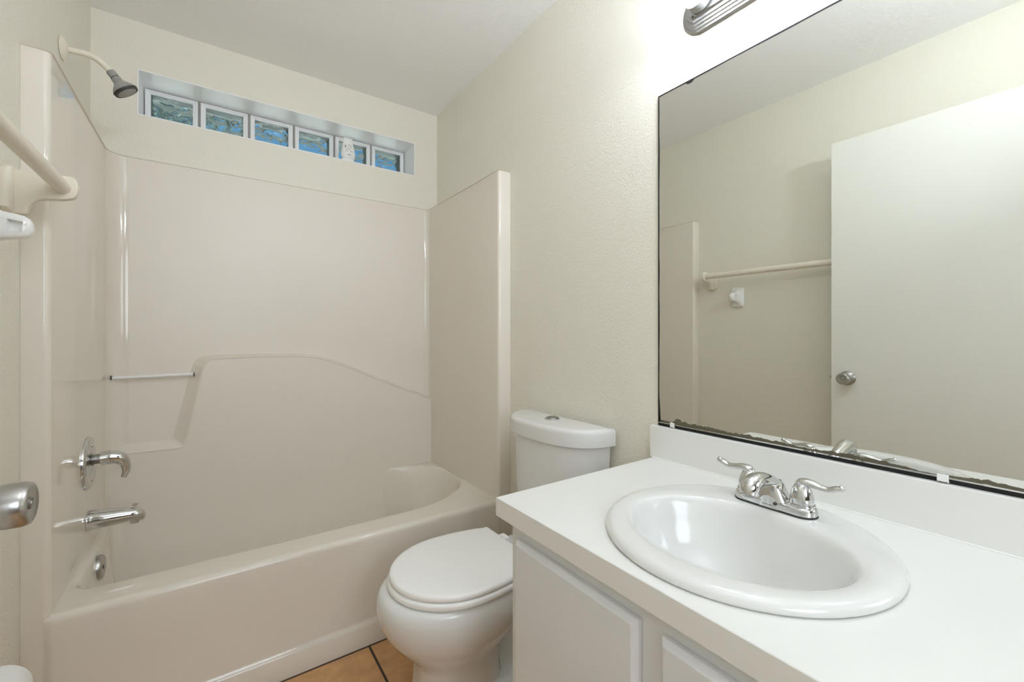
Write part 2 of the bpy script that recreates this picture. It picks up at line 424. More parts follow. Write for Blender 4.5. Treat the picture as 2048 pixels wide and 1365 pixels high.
for d, z in ((-0.008, ZR-0.0008), (0.0, ZR-0.003), (0.004, ZR-0.0065), (0.008, ZR-0.013), (0.0115, ZR-0.023), (0.015, 0.355), (0.020, 0.30), (0.032, 0.20), (0.05, 0.14), (0.09, 0.105)):
    pts = shrink(d)
    if d < 0: pts = [(cx+min(r, a+0.008)*math.cos(w), cy+min(r, a+0.008)*math.sin(w)) for r, a, w in zip(rc, op, angs)]
    ringl.append([(x, y, z) for x, y in pts])
bas.loft(ringl, False, True)
bas.build('basin', 'fiber', tub, angle=70)
ap = MB()
prof = [(1.6325, ZR), (1.6285, ZR-0.0007), (1.6245, ZR-0.0024), (1.6205, ZR-0.0055), (1.6172, ZR-0.0100), (1.6152, ZR-0.0155), (1.6143, ZR-0.022), (1.6140, ZR-0.03), (1.611, 0.25), (1.609, 0.092), (1.607, 0.084), (1.601, 0.078), (1.597, 0.070), (1.597, 0.0)]
def ap_ring(x, t): return [(x, (y if y > 1.6200 else y+(1.6198-y)*(1-t)), z) for y, z in prof]
ends = [(0.0, -0.013), (0.15, -0.009), (0.5, -0.004), (0.85, 0.002), (1.0, 0.009)]
ap.loft([ap_ring(PX0+d, t) for t, d in ends] + [ap_ring(x, 1) for x in (-0.2, 0.2, 0.6, 0.9)] + [ap_ring(PX1-d, t) for t, d in reversed(ends)], False, False, closed=False)
ap.build('apron', 'fiber', tub, angle=50)

# shower head on a white arm
YV = 2.03
sh = empty('wall_shower', (XL, 1.99, 2.075), 'grey shower head on bent white arm, high on the left wall', 'shower head')
MB().lathe([(0, 0.037), (0.004, 0.037), (0.011, 0.030), (0.015, 0.016), (0.016, 0.011)], (XL+0.001, 1.99, 2.076), (1, 0, 0)).build('escutcheon', 'rackpaint', sh)
armp = bez([(XL+0.002, 1.99, 2.076), (-0.365, 1.99, 2.078), (-0.333, 1.99, 2.078), (-0.308, 1.99, 2.066), (-0.277, 1.99, 2.036)], 8)
MB().tube(armp, 0.0098, 18).build('shower_arm', 'rackpaint', sh)
hd = Vector((0.038, 0.004, -0.052)).normalized(); ho = Vector((-0.284, 1.99, 2.043))
col = MB().lathe([(0, 0.0115), (0.004, 0.0135), (0.020, 0.0135), (0.021, 0.009), (0.026, 0.009)], ho, hd).build('collar', 'grey', sh)
MB().lathe([(0.024, 0.0145), (0.036, 0.0150), (0.044, 0.021), (0.055, 0.032), (0.062, 0.0365), (0.066, 0.0375)], ho, hd).build('head', 'grey', sh)
MB().lathe([(0.066, 0.0378), (0.073, 0.0360), (0.0735, 0.028)], ho, hd).build('rim', 'dark', sh)
fc = MB().lathe([(0.0735, 0.0285), (0.0755, 0.0275), (0.0757, 0.001)], ho, hd).build('spray_face', 'grey', sh)
nz = MB(); a_ = hd.orthogonal().normalized(); b_ = hd.cross(a_)
for rr, nn in ((0.007, 6), (0.0135, 12), (0.020, 18), (0.025, 22)):
    for k in range(nn):
        c = ho + hd*0.0752 + (a_*math.cos(2*PI*k/nn)+b_*math.sin(2*PI*k/nn))*rr
        nz.lathe([(0, 0.0010), (0.0014, 0.0007)], c, hd, 6)
nz.build('nozzles', 'dark', sh)

# mixer valve
vl = empty('shower_valve', (PX0, YV, 0.703), 'round chrome shower valve with curved lever above the spout', 'tap')
VX = PX0-0.001
MB().lathe([(0, 0.090), (0.004, 0.090), (0.010, 0.086), (0.013, 0.074), (0.012, 0.062), (0.015, 0.048), (0.020, 0.030), (0.022, 0.022)], (VX, YV, 0.703), (1, 0, 0), 64).build('escutcheon', 'chrome', vl, angle=60)
for dz in (-0.058, 0.058):
    MB().lathe([(0, 0.005), (0.003, 0.004), (0.004, 0.001)], (VX+0.012, YV, 0.703+dz), (1, 0, 0), 16).build('screw', 'satin', vl)
MB().lathe([(0.018, 0.017), (0.040, 0.017)], (VX, YV, 0.714), (1, 0, 0), 28).build('stem', 'nickel', vl)
lev = bez([(VX+0.036, YV, 0.714), (VX+0.060, YV, 0.715), (VX+0.082, YV, 0.709), (VX+0.097, YV, 0.690), (VX+0.101, YV, 0.662), (VX+0.094, YV, 0.640)], 8)
MB().tube(lev, lerp_list([0.0235, 0.0240, 0.0215, 0.0155, 0.012, 0.0085], len(lev)), 24).build('lever', 'chrome', vl, angle=70)

# tub spout
sp = empty('tub_spout', (PX0, YV, 0.506), 'chrome tub spout with diverter knob below the valve', 'spout')
spp = [(VX, YV, 0.507), (VX+0.006, YV, 0.507), (VX+0.05, YV, 0.506), (VX+0.09, YV, 0.505), (VX+0.118, YV, 0.503), (VX+0.132, YV, 0.498), (VX+0.139, YV, 0.489), (VX+0.140, YV, 0.479)]
spp = bez(spp, 5)
MB().tube(spp, lerp_list([0.033, 0.034, 0.030, 0.0265, 0.0235, 0.020, 0.016, 0.012], len(spp)), 28).build('spout_body', 'chrome', sp, angle=70)
MB().tube([(VX+0.124, YV, 0.486), (VX+0.124, YV, 0.472)], 0.0135, 20).build('outlet', 'chrome', sp)
MB().lathe([(0, 0.0035), (0.014, 0.0035), (0.016, 0.0085), (0.020, 0.0085), (0.022, 0.004)], (VX+0.125, YV, 0.518), (0, 0, 1), 18).build('diverter_knob', 'chrome', sp)

# overflow plate
ov = empty('overflow_plate', (PX0+0.02, YV, 0.335), 'round chrome overflow plate low on tub end wall', 'overflow plate')
OX = PX0+0.024
MB().lathe([(0, 0.042), (0.010, 0.042), (0.016, 0.038), (0.018, 0.034), (0.016, 0.012), (0.013, 0.010)], (OX, YV, 0.338), (1, 0, 0), 48).build('cover', 'satin', ov, angle=40)
MB().lathe([(0.012, 0.007), (0.017, 0.006), (0.018, 0.001)], (OX, YV, 0.338), (1, 0, 0), 16).build('screw', 'dark', ov)

# ------------------------------------------------------------------ toilet
tc_y = 1.222
to = empty('toilet', (0.75, tc_y, 0), 'white two-piece toilet with closed seat between tub and vanity', 'toilet')
def egg(x0, x1, w, n=64, p=2.0, xm=None):
    """closed outline, pointed ellipse: front at x0, back at x1"""
    xm = xm if xm is not None else (x0+x1)/2; out = []
    for k in range(n):
        t = 2*PI*k/n; c_, s_ = math.cos(t), math.sin(t)
        ax = (x1-xm) if c_ > 0 else (xm-x0)
        out.append((xm + ax*math.copysign(abs(c_)**(2/p), c_), tc_y + w*math.copysign(abs(s_)**(2/p), s_)))
    return out
lv = [(0.0, 0.492, 0.80, 0.104, 2.8), (0.012, 0.489, 0.80, 0.106, 2.8), (0.03, 0.497, 0.79, 0.098, 2.8), (0.09, 0.505, 0.78, 0.092, 2.7), (0.145, 0.506, 0.785, 0.096, 2.6), (0.165, 0.498, 0.80, 0.108, 2.4), (0.19, 0.478, 0.82, 0.127, 2.3),
      (0.225, 0.446, 0.85, 0.150, 2.2), (0.265, 0.414, 0.88, 0.172, 2.15), (0.305, 0.396, 0.90, 0.184, 2.1), (0.340, 0.391, 0.90, 0.187, 2.1), (0.365, 0.396, 0.90, 0.185, 2.1), (0.379, 0.405, 0.895, 0.178, 2.1), (0.383, 0.420, 0.885, 0.165, 2.1)]
bw = MB().loft([[(x, y, z) for x, y in egg(a, b, w, 72, p, 0.63)] for z, a, b, w, p in lv])
bowl = bw.build('bowl', 'porc', to, angle=60)
# rear platform, trapway and foot
pf = MB().slab([(0.80, tc_y-0.115), (1.085, tc_y-0.125), (1.095, tc_y-0.115), (1.095, tc_y+0.115), (1.085, tc_y+0.125), (0.80, tc_y+0.115)], 0.30, 0.386, 0.01, 0.012)
pf.build('tank_platform', 'porc', to, angle=50)
tp = bez([(0.66, tc_y, 0.20), (0.76, tc_y, 0.235), (0.86, tc_y, 0.255), (0.95, tc_y, 0.22), (0.99, tc_y, 0.14), (0.96, tc_y, 0.05), (0.95, tc_y, 0.0)], 8)
MB().tube(tp, lerp_list([0.08, 0.083, 0.083, 0.083, 0.080, 0.080, 0.080], len(tp)), 28).build('trapway', 'porc', to, angle=70)
ft = MB().slab(egg(0.60, 1.04, 0.112, 64, 3.2, 0.82), 0.0, 0.055, 0.0, 0.03, 6)
ft.build('foot', 'porc', to, angle=60)
for s_ in (-1, 1):
    MB().ball((0.845, tc_y+s_*0.10, 0.046), 0.017, sc=(1, 1, 1.1)).build('bolt_cap', 'plastic', to)
def seat_outline(x0, x1, w, n=40):
    xm = x0 + 0.208; up = []
    for k in range(n+1):
        t = k/n; x = x1 + (x0-x1)*(1-math.cos(PI/2*t)) if False else x1-(x1-x0)*math.sin(PI/2*t)
        hw = w*math.sqrt(max(0, 1-((x-xm)/(xm-x0))**2)) if x < xm else w*math.sqrt(1-((x-xm)/0.345)**2)
        up.append((x, hw))
    o = [(x, tc_y+h) for x, h in up] + [(x, tc_y-h) for x, h in reversed(up[:-1])]
    return o
MB().slab(seat_outline(0.424, 0.845, 0.190), 0.3845, 0.4045, 0.007, 0.008, 5).build('seat', 'seat', to, angle=60)
ld = MB(); so = seat_outline(0.430, 0.850, 0.187)
rr = [(0.005, 0.4065), (0.001, 0.409), (0.0, 0.412), (0.0, 0.417), (0.002, 0.4215), (0.006, 0.4245), (0.012, 0.4255), (0.016, 0.4258), (0.05, 0.4268), (0.10, 0.427)]
ld.loft([[(x, y, z) for x, y in (inset(so, d) if d < 0.03 else [(0.64+(x-0.64)*(1-d/0.20), tc_y+(y-tc_y)*(1-d/0.187)) for x, y in so])] for d, z in rr])
ld.build('lid', 'seat', to, angle=50)
for s_ in (-1, 1):
    MB().box((0.846, tc_y+s_*0.077-0.02, 0.385), (0.885, tc_y+s_*0.077+0.02, 0.413)).build('hinge', 'seat', to, bevel=0.007, bseg=4)
def tank_outline(hw, xb, xf, p=2.6, n=40):
    o = []
    for k in range(n+1):
        t = -1 + 2*k/n; t = math.sin(PI/2*t)
        o.append((xb-(xb-xf)*(max(0, 1-abs(t)**p))**(1/p), tc_y + hw*t))
    o = list(reversed(o))
    return o     # counter-clockwise, closed by the straight back
tk = MB()
tl = [(0.386, 0.195, 1.095, 0.972), (0.40, 0.203, 1.098, 0.966), (0.55, 0.212, 1.100, 0.956), (0.775, 0.224, 1.103, 0.948)]
tk.loft([[(x, y, z) for x, y in tank_outline(hw, xb, xf)] for z, hw, xb, xf in tl])
tk.build('tank', 'porc', to, angle=50)
lo_ = tank_outline(0.241, 1.109, 0.933)
tkl = MB().slab(lo_, 0.768, 0.829, 0.004, 0.016, 6)
lid = tkl.build('tank_lid', 'porc', to, angle=50)
bt = MB().lathe([(0, 0.027), (0.003, 0.027), (0.005, 0.025), (0.0052, 0.023)], (1.041, tc_y+0.005, 0.8285), (0, 0, 1), 40).build('flush_button', 'satin', lid)
MB().lathe([(0, 0.022), (0.002, 0.0215), (0.003, 0.019), (0.0031, 0.001)], (1.041, tc_y+0.005, 0.8335), (0, 0, 1), 40).build('button_cap', 'nickel', bt)

# ------------------------------------------------------------------ vanity
CY0, CY1, CXF, CZ0, CZ1 = -0.42, 0.830, 0.535, 0.727, 0.768
cab = empty('vanity_cabinet', (0.85, 0.2, 0), 'pale grey vanity cabinet with plain doors under the sink', 'cabinet')
FX, KY = 0.562, 0.801
d1, d2, d3 = (0.442, 0.773), (0.069, 0.400), (-0.304, 0.027)
cc = MB()
cc.box((FX+0.02, KY-0.018, 0.0), (XR-0.004, KY, CZ0-0.0005))                     # side panel towards the toilet
cc.box((FX+0.02, CY0+0.02, 0.0), (XR-0.004, CY0+0.038, CZ0-0.0005))
cc.box((FX+0.02, CY0+0.038, 0.10), (XR-0.004, KY-0.018, 0.118))
cc.box((FX+0.06, CY0+0.038, 0.0), (FX+0.075, KY-0.018, 0.10))                    # toe kick
cc.box((FX, CY0+0.02, 0.655), (FX+0.02, KY, CZ0-0.0005))                         # top rail
cc.box((FX, CY0+0.02, 0.10), (FX+0.02, KY, 0.145))
for ya, yb in ((0.755, KY), (0.385, 0.457), (0.012, 0.084), (CY0+0.02, -0.289)):
    cc.box((FX, ya, 0.145), (FX+0.02, yb, 0.655))
cc.build('carcass', 'cab', cab, smooth=False)
for ya, yb in (d1, d2, d3):
    za, zb = 0.125, 0.690; c = 0.0085; x0, x1 = FX-0.018, FX-0.0005
    rg = lambda i, x: [(x, ya+i, za+i), (x, yb-i, za+i), (x, yb-i, zb-i), (x, ya+i, zb-i)]
    MB().loft([rg(0, x1), rg(0, x0+c), rg(c, x0)]).build('door', 'cab', cab, smooth=False, bevel=0.0012)
ct = empty('countertop', (0.83, 0.2, CZ0), 'white laminate vanity countertop with low backsplash', 'countertop')
SX, SY = 0.797, 0.414
an2 = sorted([2*PI*k/96 for k in range(96)] + [math.atan2(y-SY, x-SX) % (2*PI) for x in (CXF, XR-0.003) for y in (CY0, CY1)])
rect = [rect_r(w, CXF, XR-0.003, CY0, CY1, SX, SY) for w in an2]
P_ = lambda rs, z: [(SX+r*math.cos(w), SY+r*math.sin(w), z) for r, w in zip(rs, an2)]
cb = MB().loft([P_([0.212]*len(an2), CZ0), P_(rect, CZ0), P_(rect, CZ1-0.0012), P_([r-0.0012 for r in rect], CZ1), P_([0.212]*len(an2), CZ1), P_([0.212]*len(an2), CZ0)], False, False)
cb.build('top', 'counter', ct, smooth=False)
BSX = 1.103
MB().box((BSX, CY0, CZ1), (XR-0.0015, CY1+0.010, 0.8655)).build('backsplash', 'counter', ct, smooth=False, bevel=0.0015)
MB().tube([(BSX-0.0005, CY0, CZ1+0.0008), (BSX-0.0005, CY1, CZ1+0.0008)], 0.0022, 8).build('caulk', 'plastic', ct)

# sink
sk = empty('sink', (SX, SY, CZ1), 'white round drop-in sink with oval basin in the countertop', 'sink')
n = 96
def ell(cx_, cy_, ax, ay, z): return [(cx_+ax*math.cos(2*PI*k/n), cy_+ay*math.sin(2*PI*k/n), z) for k in range(n)]
bx_, by_ = 0.771, 0.413
rg = [ell(SX, SY, 0.205, 0.205, CZ1+0.0005), ell(SX, SY, 0.236, 0.232, CZ1+0.0005), ell(SX, SY, 0.239, 0.235, CZ1+0.004), ell(SX, SY, 0.2385, 0.2345, CZ1+0.009), ell(SX, SY, 0.2345, 0.2305, CZ1+0.0145), ell(SX, SY, 0.228, 0.224, CZ1+0.0175), ell(SX, SY, 0.220, 0.217, CZ1+0.0183)]
rg += [ell((SX+bx_)/2, SY, 0.188, 0.202, CZ1+0.0178), ell(bx_, by_, 0.160, 0.192, CZ1+0.0165), ell(bx_, by_, 0.153, 0.187, CZ1+0.0138), ell(bx_, by_, 0.148, 0.183, CZ1+0.0085), ell(bx_, by_, 0.143, 0.178, CZ1-0.004), ell(bx_, by_, 0.135, 0.170, CZ1-0.030), ell(bx_, by_, 0.122, 0.156, CZ1-0.070), ell(bx_, by_, 0.098, 0.128, CZ1-0.105), ell(bx_, by_, 0.060, 0.075, CZ1-0.125), ell(bx_, by_, 0.024, 0.024, CZ1-0.130), ell(bx_, by_, 0.020, 0.020, CZ1-0.131)]
MB().loft(rg, False, False).build('bowl', 'porc', sk, angle=75)
MB().lathe([(0, 0.023), (0.003, 0.023), (0.004, 0.020), (0.002, 0.016), (0.005, 0.014), (0.006, 0.001)], (bx_, by_, CZ1-0.131), (0, 0, 1), 32).build('drain', 'chrome', sk)

# faucet
FXC, FYC, FZ = 0.958, 0.420, CZ1+0.0188
fa = empty('faucet', (FXC, FYC, FZ), 'chrome two-lever bathroom faucet on the back of the sink', 'faucet')
st = []
for k in range(33): t = PI*k/32; st.append((FXC+0.0255*math.cos(t), FYC+0.052+0.0255*math.sin(t)))
for k in range(33): t = PI+PI*k/32; st.append((FXC+0.0255*math.cos(t), FYC-0.052+0.0255*math.sin(t)))
MB().slab(inset(st, -0.0008), FZ-0.0012, FZ+0.0012).build('gasket', 'dark', fa)
MB().slab(st, FZ+0.0012, FZ+0.0175, 0.001, 0.006, 5).build('base', 'chrome', fa, angle=60)
# wedge body rising to the spout, spout running to the front
wd = []
for t, hw, x0, x1, z in ((0, 0.040, FXC-0.0262, FXC+0.024, FZ+0.0015), (0.3, 0.030, FXC-0.0258, FXC+0.022, FZ+0.018), (0.65, 0.021, FXC-0.023, FXC+0.019, FZ+0.036), (0.85, 0.0165, FXC-0.021, FXC+0.016, FZ+0.047), (1, 0.010, FXC-0.018, FXC+0.010, FZ+0.052)):
    ring_ = []
    for k in range(28):
        a = 2*PI*k/28; c_, s_ = math.cos(a), math.sin(a); p = 3.2
        ring_.append(((x0+x1)/2+(x1-x0)/2*math.copysign(abs(c_)**(2/p), c_), FYC+hw*math.copysign(abs(s_)**(2/p), s_), z))
    wd.append(ring_)
body = MB().loft(wd).build('spout_body', 'chrome', fa, angle=50)
spt = bez([(FXC+0.014, FYC, FZ+0.040), (FXC-0.012, FYC, FZ+0.052), (FXC-0.048, FYC, FZ+0.062), (FXC-0.078, FYC, FZ+0.065), (FXC-0.098, FYC, FZ+0.058), (FXC-0.103, FYC, FZ+0.044)], 8)
MB().tube(spt, lerp_list([0.009, 0.0125, 0.0150, 0.0168, 0.0175, 0.0165], len(spt)), 28).build('spout', 'chrome', fa, angle=70)
MB().lathe([(0, 0.0125), (0.006, 0.012), (0.0062, 0.009)], (FXC-0.1030, FYC, FZ+0.047), (-0.05, 0, -1), 24).build('aerator', 'satin', fa)
MB().lathe([(0, 0.0036), (0.0012, 0.0034), (0.0013, 0.0018), (0.0004, 0.0016)], (FXC-0.0262, FYC-0.013, FZ+0.013), (-1, 0, 0.06), 20).build('badge', 'redmark', fa, label='tiny dark round mark on the faucet front')
mk = MB()
for k in range(9): mk.box((FXC-0.0268, FYC+0.010-k*0.0024, FZ+0.0068), (FXC-0.0258, FYC+0.0116-k*0.0024, FZ+0.0080 + (0.0007 if k % 3 == 0 else 0)))
mk.build('engraving', 'grey', fa, smooth=False)
for s_ in (-1, 1):
    yc = FYC + s_*0.051
    hub = MB().lathe([(0.0170, 0.0225), (0.0195, 0.0235), (0.0215, 0.0228), (0.0220, 0.0205), (0.0235, 0.0215), (0.034, 0.0205), (0.046, 0.0175), (0.055, 0.0138), (0.061, 0.010), (0.064, 0.004)], (FXC, yc, FZ), (0, 0, 1), 40).build('handle', 'chrome', fa, angle=50)
    lp = bez([(FXC, yc-s_*0.006, FZ+0.052), (FXC, yc+s_*0.002, FZ+0.062), (FXC, yc+s_*0.014, FZ+0.064), (FXC, yc+s_*0.030, FZ+0.061), (FXC, yc+s_*0.045, FZ+0.060), (FXC, yc+s_*0.058, FZ+0.065), (FXC, yc+s_*0.066, FZ+0.068)], 7)
    MB().tube(lp, lerp_list([0.009, 0.0115, 0.0100, 0.0082, 0.0074, 0.0080, 0.0062], len(lp)), 20, flat=((0, 0, 1), 0.72)).ball((FXC, yc+s_*0.0655, FZ+0.0675), 0.0062, 16, 10).build('lever', 'chrome', hub, angle=70)
MB().lathe([(0, 0.002), (0.024, 0.002), (0.0245, 0.005), (0.028, 0.0085), (0.031, 0.0085), (0.032, 0.005)], (FXC+0.0225, FYC+0.004, FZ+0.017), (0, 0, 1), 20).build('stopper_knob', 'chrome', fa)

# ------------------------------------------------------------------ mirror
MX, MZ0, MZ1, MY0, MY1 = 1.1175, 0.8755, 1.868, -0.38, 0.8195
mi = empty('wall_mirror', (XR, 0.22, MZ0), 'large frameless wall mirror with tarnished dark edges above backsplash', 'mirror')
MB().box((MX, MY0, MZ0), (XR-0.0012, MY1, MZ1)).build('glass', 'mirror', mi, smooth=False)
ed = MB()
def strip(pts_a, pts_b, x, th=0.0006):
    """thin irregular patch on the mirror face between two (y,z) polylines"""
    n_ = len(pts_a)
    ed_v = [(x, y, z) for y, z in pts_a] + [(x, y, z) for y, z in pts_b] + [(x-th, y, z) for y, z in pts_a] + [(x-th, y, z) for y, z in pts_b]
    fs_ = []
    for i in range(n_-1):
        fs_ += [(i, i+1, n_+i+1, n_+i), (2*n_+i, 3*n_+i, 3*n_+i+1, 2*n_+i+1), (i, 2*n_+i, 2*n_+i+1, i+1), (n_+i, n_+i+1, 3*n_+i+1, 3*n_+i)]
    fs_ += [(0, n_, 3*n_, 2*n_), (n_-1, 3*n_-1, 4*n_-1, 2*n_-1)]
    return ed_v, fs_
# black worn line down the left edge and along the top
K = 120
ys = [MY1+0.0004]*K; zz = [MZ0+(MZ1-MZ0)*k/(K-1) for k in range(K)]
wid = [0.0035+0.0014*noise.noise(Vector((z*14, 1.3, 0)))+(0.0045 if z < MZ0+0.10 else 0)*(1-(z-MZ0)/0.10) for z in zz]
ed.add(*strip(list(zip(ys, zz)), [(MY1-w, z) for w, z in zip(wid, zz)], MX-0.0001))
yy = [MY1+0.0004-(MY1-MY0)*k/(K-1) for k in range(K)]
wt = [0.0030+0.0010*noise.noise(Vector((y*12, 4.3, 0))) + (0.006 if 0.70 < y < 0.722 else 0) for y in yy]
ed.add(*strip([(y, MZ1+0.0006) for y in yy], [(y, MZ1-w) for w, y in zip(wt, yy)], MX-0.0001))
ed.build('worn_edge', 'black', mi, smooth=False, label='black worn line along the mirror edge')
tz = [(0.8195, 0.010), (0.812, 0.0085), (0.797, 0.0075), (0.775, 0.0065), (0.762, 0.012), (0.754, 0.021), (0.747, 0.022), (0.741, 0.013), (0.715, 0.012), (0.665, 0.0125), (0.62, 0.0100), (0.59, 0.0085), (0.552, 0.0105), (0.505, 0.0080), (0.478, 0.0095), (0.442, 0.0050), (0.42, 0.0058), (0.385, 0.0078), (0.33, 0.0105), (0.29, 0.0095), (0.262, 0.0070), (0.24, 0.0045), (0.225, 0.0028), (0.205, 0.003), (0.18, 0.0065), (0.15, 0.009), (0.11, 0.007), (0.05, 0.006), (-0.05, 0.008), (-0.2, 0.006), (-0.38, 0.006)]
KK = 700; ta = []
for k in range(KK):
    y = MY1-(MY1-MY0)*k/(KK-1)
    for (ya, ha), (yb, hb) in zip(tz, tz[1:]):
        if yb <= y <= ya:
            h = ha+(hb-ha)*((ya-y)/(ya-yb)); break
    h *= 1 + 0.35*noise.noise(Vector((y*90, 2.2, 0))) + 0.18*noise.noise(Vector((y*260, 5.2, 0)))
    ta.append((y, MZ0+max(0.0008, h)))
MB().add(*strip(ta, [(y, MZ0+0.0018+0.0012*noise.noise(Vector((y*60, 8, 0)))) for y, z in ta], MX-0.0001)).build('tarnish', 'tarnish', mi, smooth=False, label='brown flaking patches along the bottom of the mirror')
MB().box((MX-0.0026, MY0, MZ0-0.0012), (MX+0.001, MY1, MZ0+0.0018)).build('channel', 'chrome', mi, smooth=False)
MB().box((MX-0.001, MY0, 0.8662), (XR-0.0015, MY1, MZ0-0.0012)).build('gap', 'black', mi, smooth=False)
for yc, w in ((0.768, 0.013), (0.196, 0.016)):
    MB().box((MX-0.0075, yc-w/2, 0.8662), (MX-0.0030, yc+w/2, MZ0+0.0065)).box((MX-0.0075, yc-w/2, 0.8662), (MX+0.002, yc+w/2, 0.8700)).build('mirror_clip', 'plastic', mi, smooth=False, bevel=0.0012, label='small white plastic mirror clip')

# ------------------------------------------------------------------ vanity light bar
LY0, LY1, LZ = 0.286, 0.736, 2.047
lb = empty('vanity_light', (XR, 0.511, LZ), 'brushed nickel light bar with glowing bulbs above the mirror', 'light')
def stad(r, n_=16):
    """rounded bar outline in y,z"""
    o = []
    for k in range(n_+1): t = -PI/2+PI*k/n_; o.append((LY1-0.062+r*math.cos(t), LZ+r*math.sin(t)))
    for k in range(n_+1): t = PI/2+PI*k/n_; o.append((LY0+0.062+r*math.cos(t), LZ+r*math.sin(t)))
    return o
steps = [(XR-0.001, 0.062), (1.117, 0.062), (1.114, 0.0595), (1.113, 0.055), (1.108, 0.053), (1.107, 0.0485), (1.102, 0.0465), (1.101, 0.042), (1.096, 0.040), (1.095, 0.034), (1.0885, 0.030), (1.0880, 0.026)]
MB().loft([[(x, y, z) for y, z in stad(r)] for x, r in steps]).build('backplate', 'nickel', lb, angle=30)
tr = MB()
def bar_prof(y): return [(x-0.0012, y, LZ-r-0.0010) for x, r in steps[1:]] + [(x-0.0012, y, LZ+r+0.0010) for x, r in reversed(steps[1:])]
tr.loft([bar_prof(LY0+0.046), bar_prof(LY1-0.046)]).build('centre_trough', 'nickel', lb, smooth=False)
for yy_ in (LY0+0.05, LY1-0.05):
    MB().lathe([(0, 0.0032), (0.002, 0.0028), (0.0025, 0.001)], (1.0866, yy_, LZ-0.029), (-1, 0, -0.4), 14).build('screw', 'dark', lb)
for yc in (0.661, 0.511, 0.361):
    prof = [(0, 0.029), (0.003, 0.031)]
    for k in range(9): prof += [(0.004+k*0.0035, 0.031), (0.0055+k*0.0035, 0.0292)]
    prof += [(0.037, 0.027), (0.040, 0.022), (0.041, 0.012)]
    sck = MB().lathe(prof, (1.0865, yc, LZ), (-1, 0, 0), 40).build('socket', 'socket', lb, angle=25, label='white ribbed lamp socket')
    MB().lathe([(0.040, 0.011), (0.050, 0.013), (0.058, 0.020), (0.068, 0.027), (0.080, 0.030), (0.092, 0.027), (0.101, 0.020), (0.107, 0.010), (0.108, 0.001)], (1.0865, yc, LZ), (-1, 0, 0), 32).build('bulb', 'bulb', sck, angle=80, label='glowing white bulb')

# ------------------------------------------------------------------ door, knob
DX, DY0, DY1, DZ0, DZ1 = -0.2475, 0.085, 0.829, 0.012, 2.075
dr = struct(MB().box((DX-0.035, DY0, DZ0), (DX, DY1, DZ1)).build('door_1', 'door', smooth=False, bevel=0.0015), 'plain white flush door standing open near the left wall', 'door')
KYC, KZ = 0.764, 0.936
for k, (sgn, xo) in enumerate(((1, DX), (-1, DX-0.035))):
    ro = MB().lathe([(0, 0.034), (0.003, 0.034), (0.007, 0.031), (0.011, 0.022), (0.013, 0.0145)], (xo, KYC, KZ), (sgn, 0, 0), 44).build('rose', 'satin', dr, angle=50)
    MB().lathe([(0.012, 0.0125), (0.024, 0.0125), (0.028, 0.020), (0.034, 0.0245), (0.050, 0.0265), (0.062, 0.0265), (0.068, 0.0245), (0.0695, 0.021), (0.0665, 0.011), (0.0655, 0.001)], (xo, KYC, KZ), (sgn, 0, 0), 44).build('knob', 'satin', ro, angle=50)
    MB().lathe([(0.0635, 0.0072), (0.0678, 0.0072), (0.0684, 0.0060), (0.0672, 0.0050), (0.0672, 0.0040), (0.0690, 0.0036), (0.0694, 0.001)], (xo, KYC, KZ), (sgn, 0, 0), 24).build('lock_button', 'nickel', ro, angle=40)
    if k == 0 and False: break
MB().box((DX-0.026, DY1-0.0003, KZ-0.028), (DX-0.009, DY1+0.0012, KZ+0.028)).box((DX-0.022, DY1, KZ-0.006), (DX-0.013, DY1+0.010, KZ+0.006)).build('latch', 'satin', dr, smooth=False)

# ------------------------------------------------------------------ towel rod on wooden brackets
BX, BZ = -0.303, 1.507
tr_ = empty('towel_rack', (XL, 1.1, 1.5), 'cream painted towel rod on scrolled brackets along the left wall', 'towel rack')
MB().tube([(BX, 1.535, BZ), (BX, 0.46, BZ)], 0.0168, 24).build('rod', 'rackpaint', tr_)
for yb in (1.520, 0.475):
    pr = bez([(XL+0.016, 0, 1.533), (-0.340, 0, 1.533), (-0.290, 0, 1.536), (-0.279, 0, 1.529), (-0.275, 0, 1.510), (-0.281, 0, 1.486), (-0.300, 0, 1.477), (-0.322, 0, 1.474), (-0.345, 0, 1.468), (-0.360, 0, 1.450), (-0.366, 0, 1.432), (XL+0.016, 0, 1.430)], 5)
    bo = MB().loft([[(p.x, yb+dy, p.z) for p in pr] for dy in (-0.010, 0.010)]).build('bracket', 'rackpaint', tr_, angle=40, bevel=0.002)
    pl = []
    for x_, hw in ((XL+0.0008, 0.030), (XL+0.010, 0.030), (XL+0.015, 0.027), (XL+0.018, 0.020)):
        k_ = hw/0.030
        ring_ = []
        for (yy_, z_) in ((-hw, 1.440), (-hw*0.6, 1.429), (0, 1.426), (hw*0.6, 1.429), (hw, 1.440), (hw, 1.530), (hw*0.6, 1.541), (0, 1.544), (-hw*0.6, 1.541), (-hw, 1.530)):
            ring_.append((x_, yb+yy_, 1.485+(z_-1.485)*(0.9+0.1*k_)))
        pl.append(ring_)
    MB().loft(pl).build('base_plate', 'rackpaint', bo, angle=40)

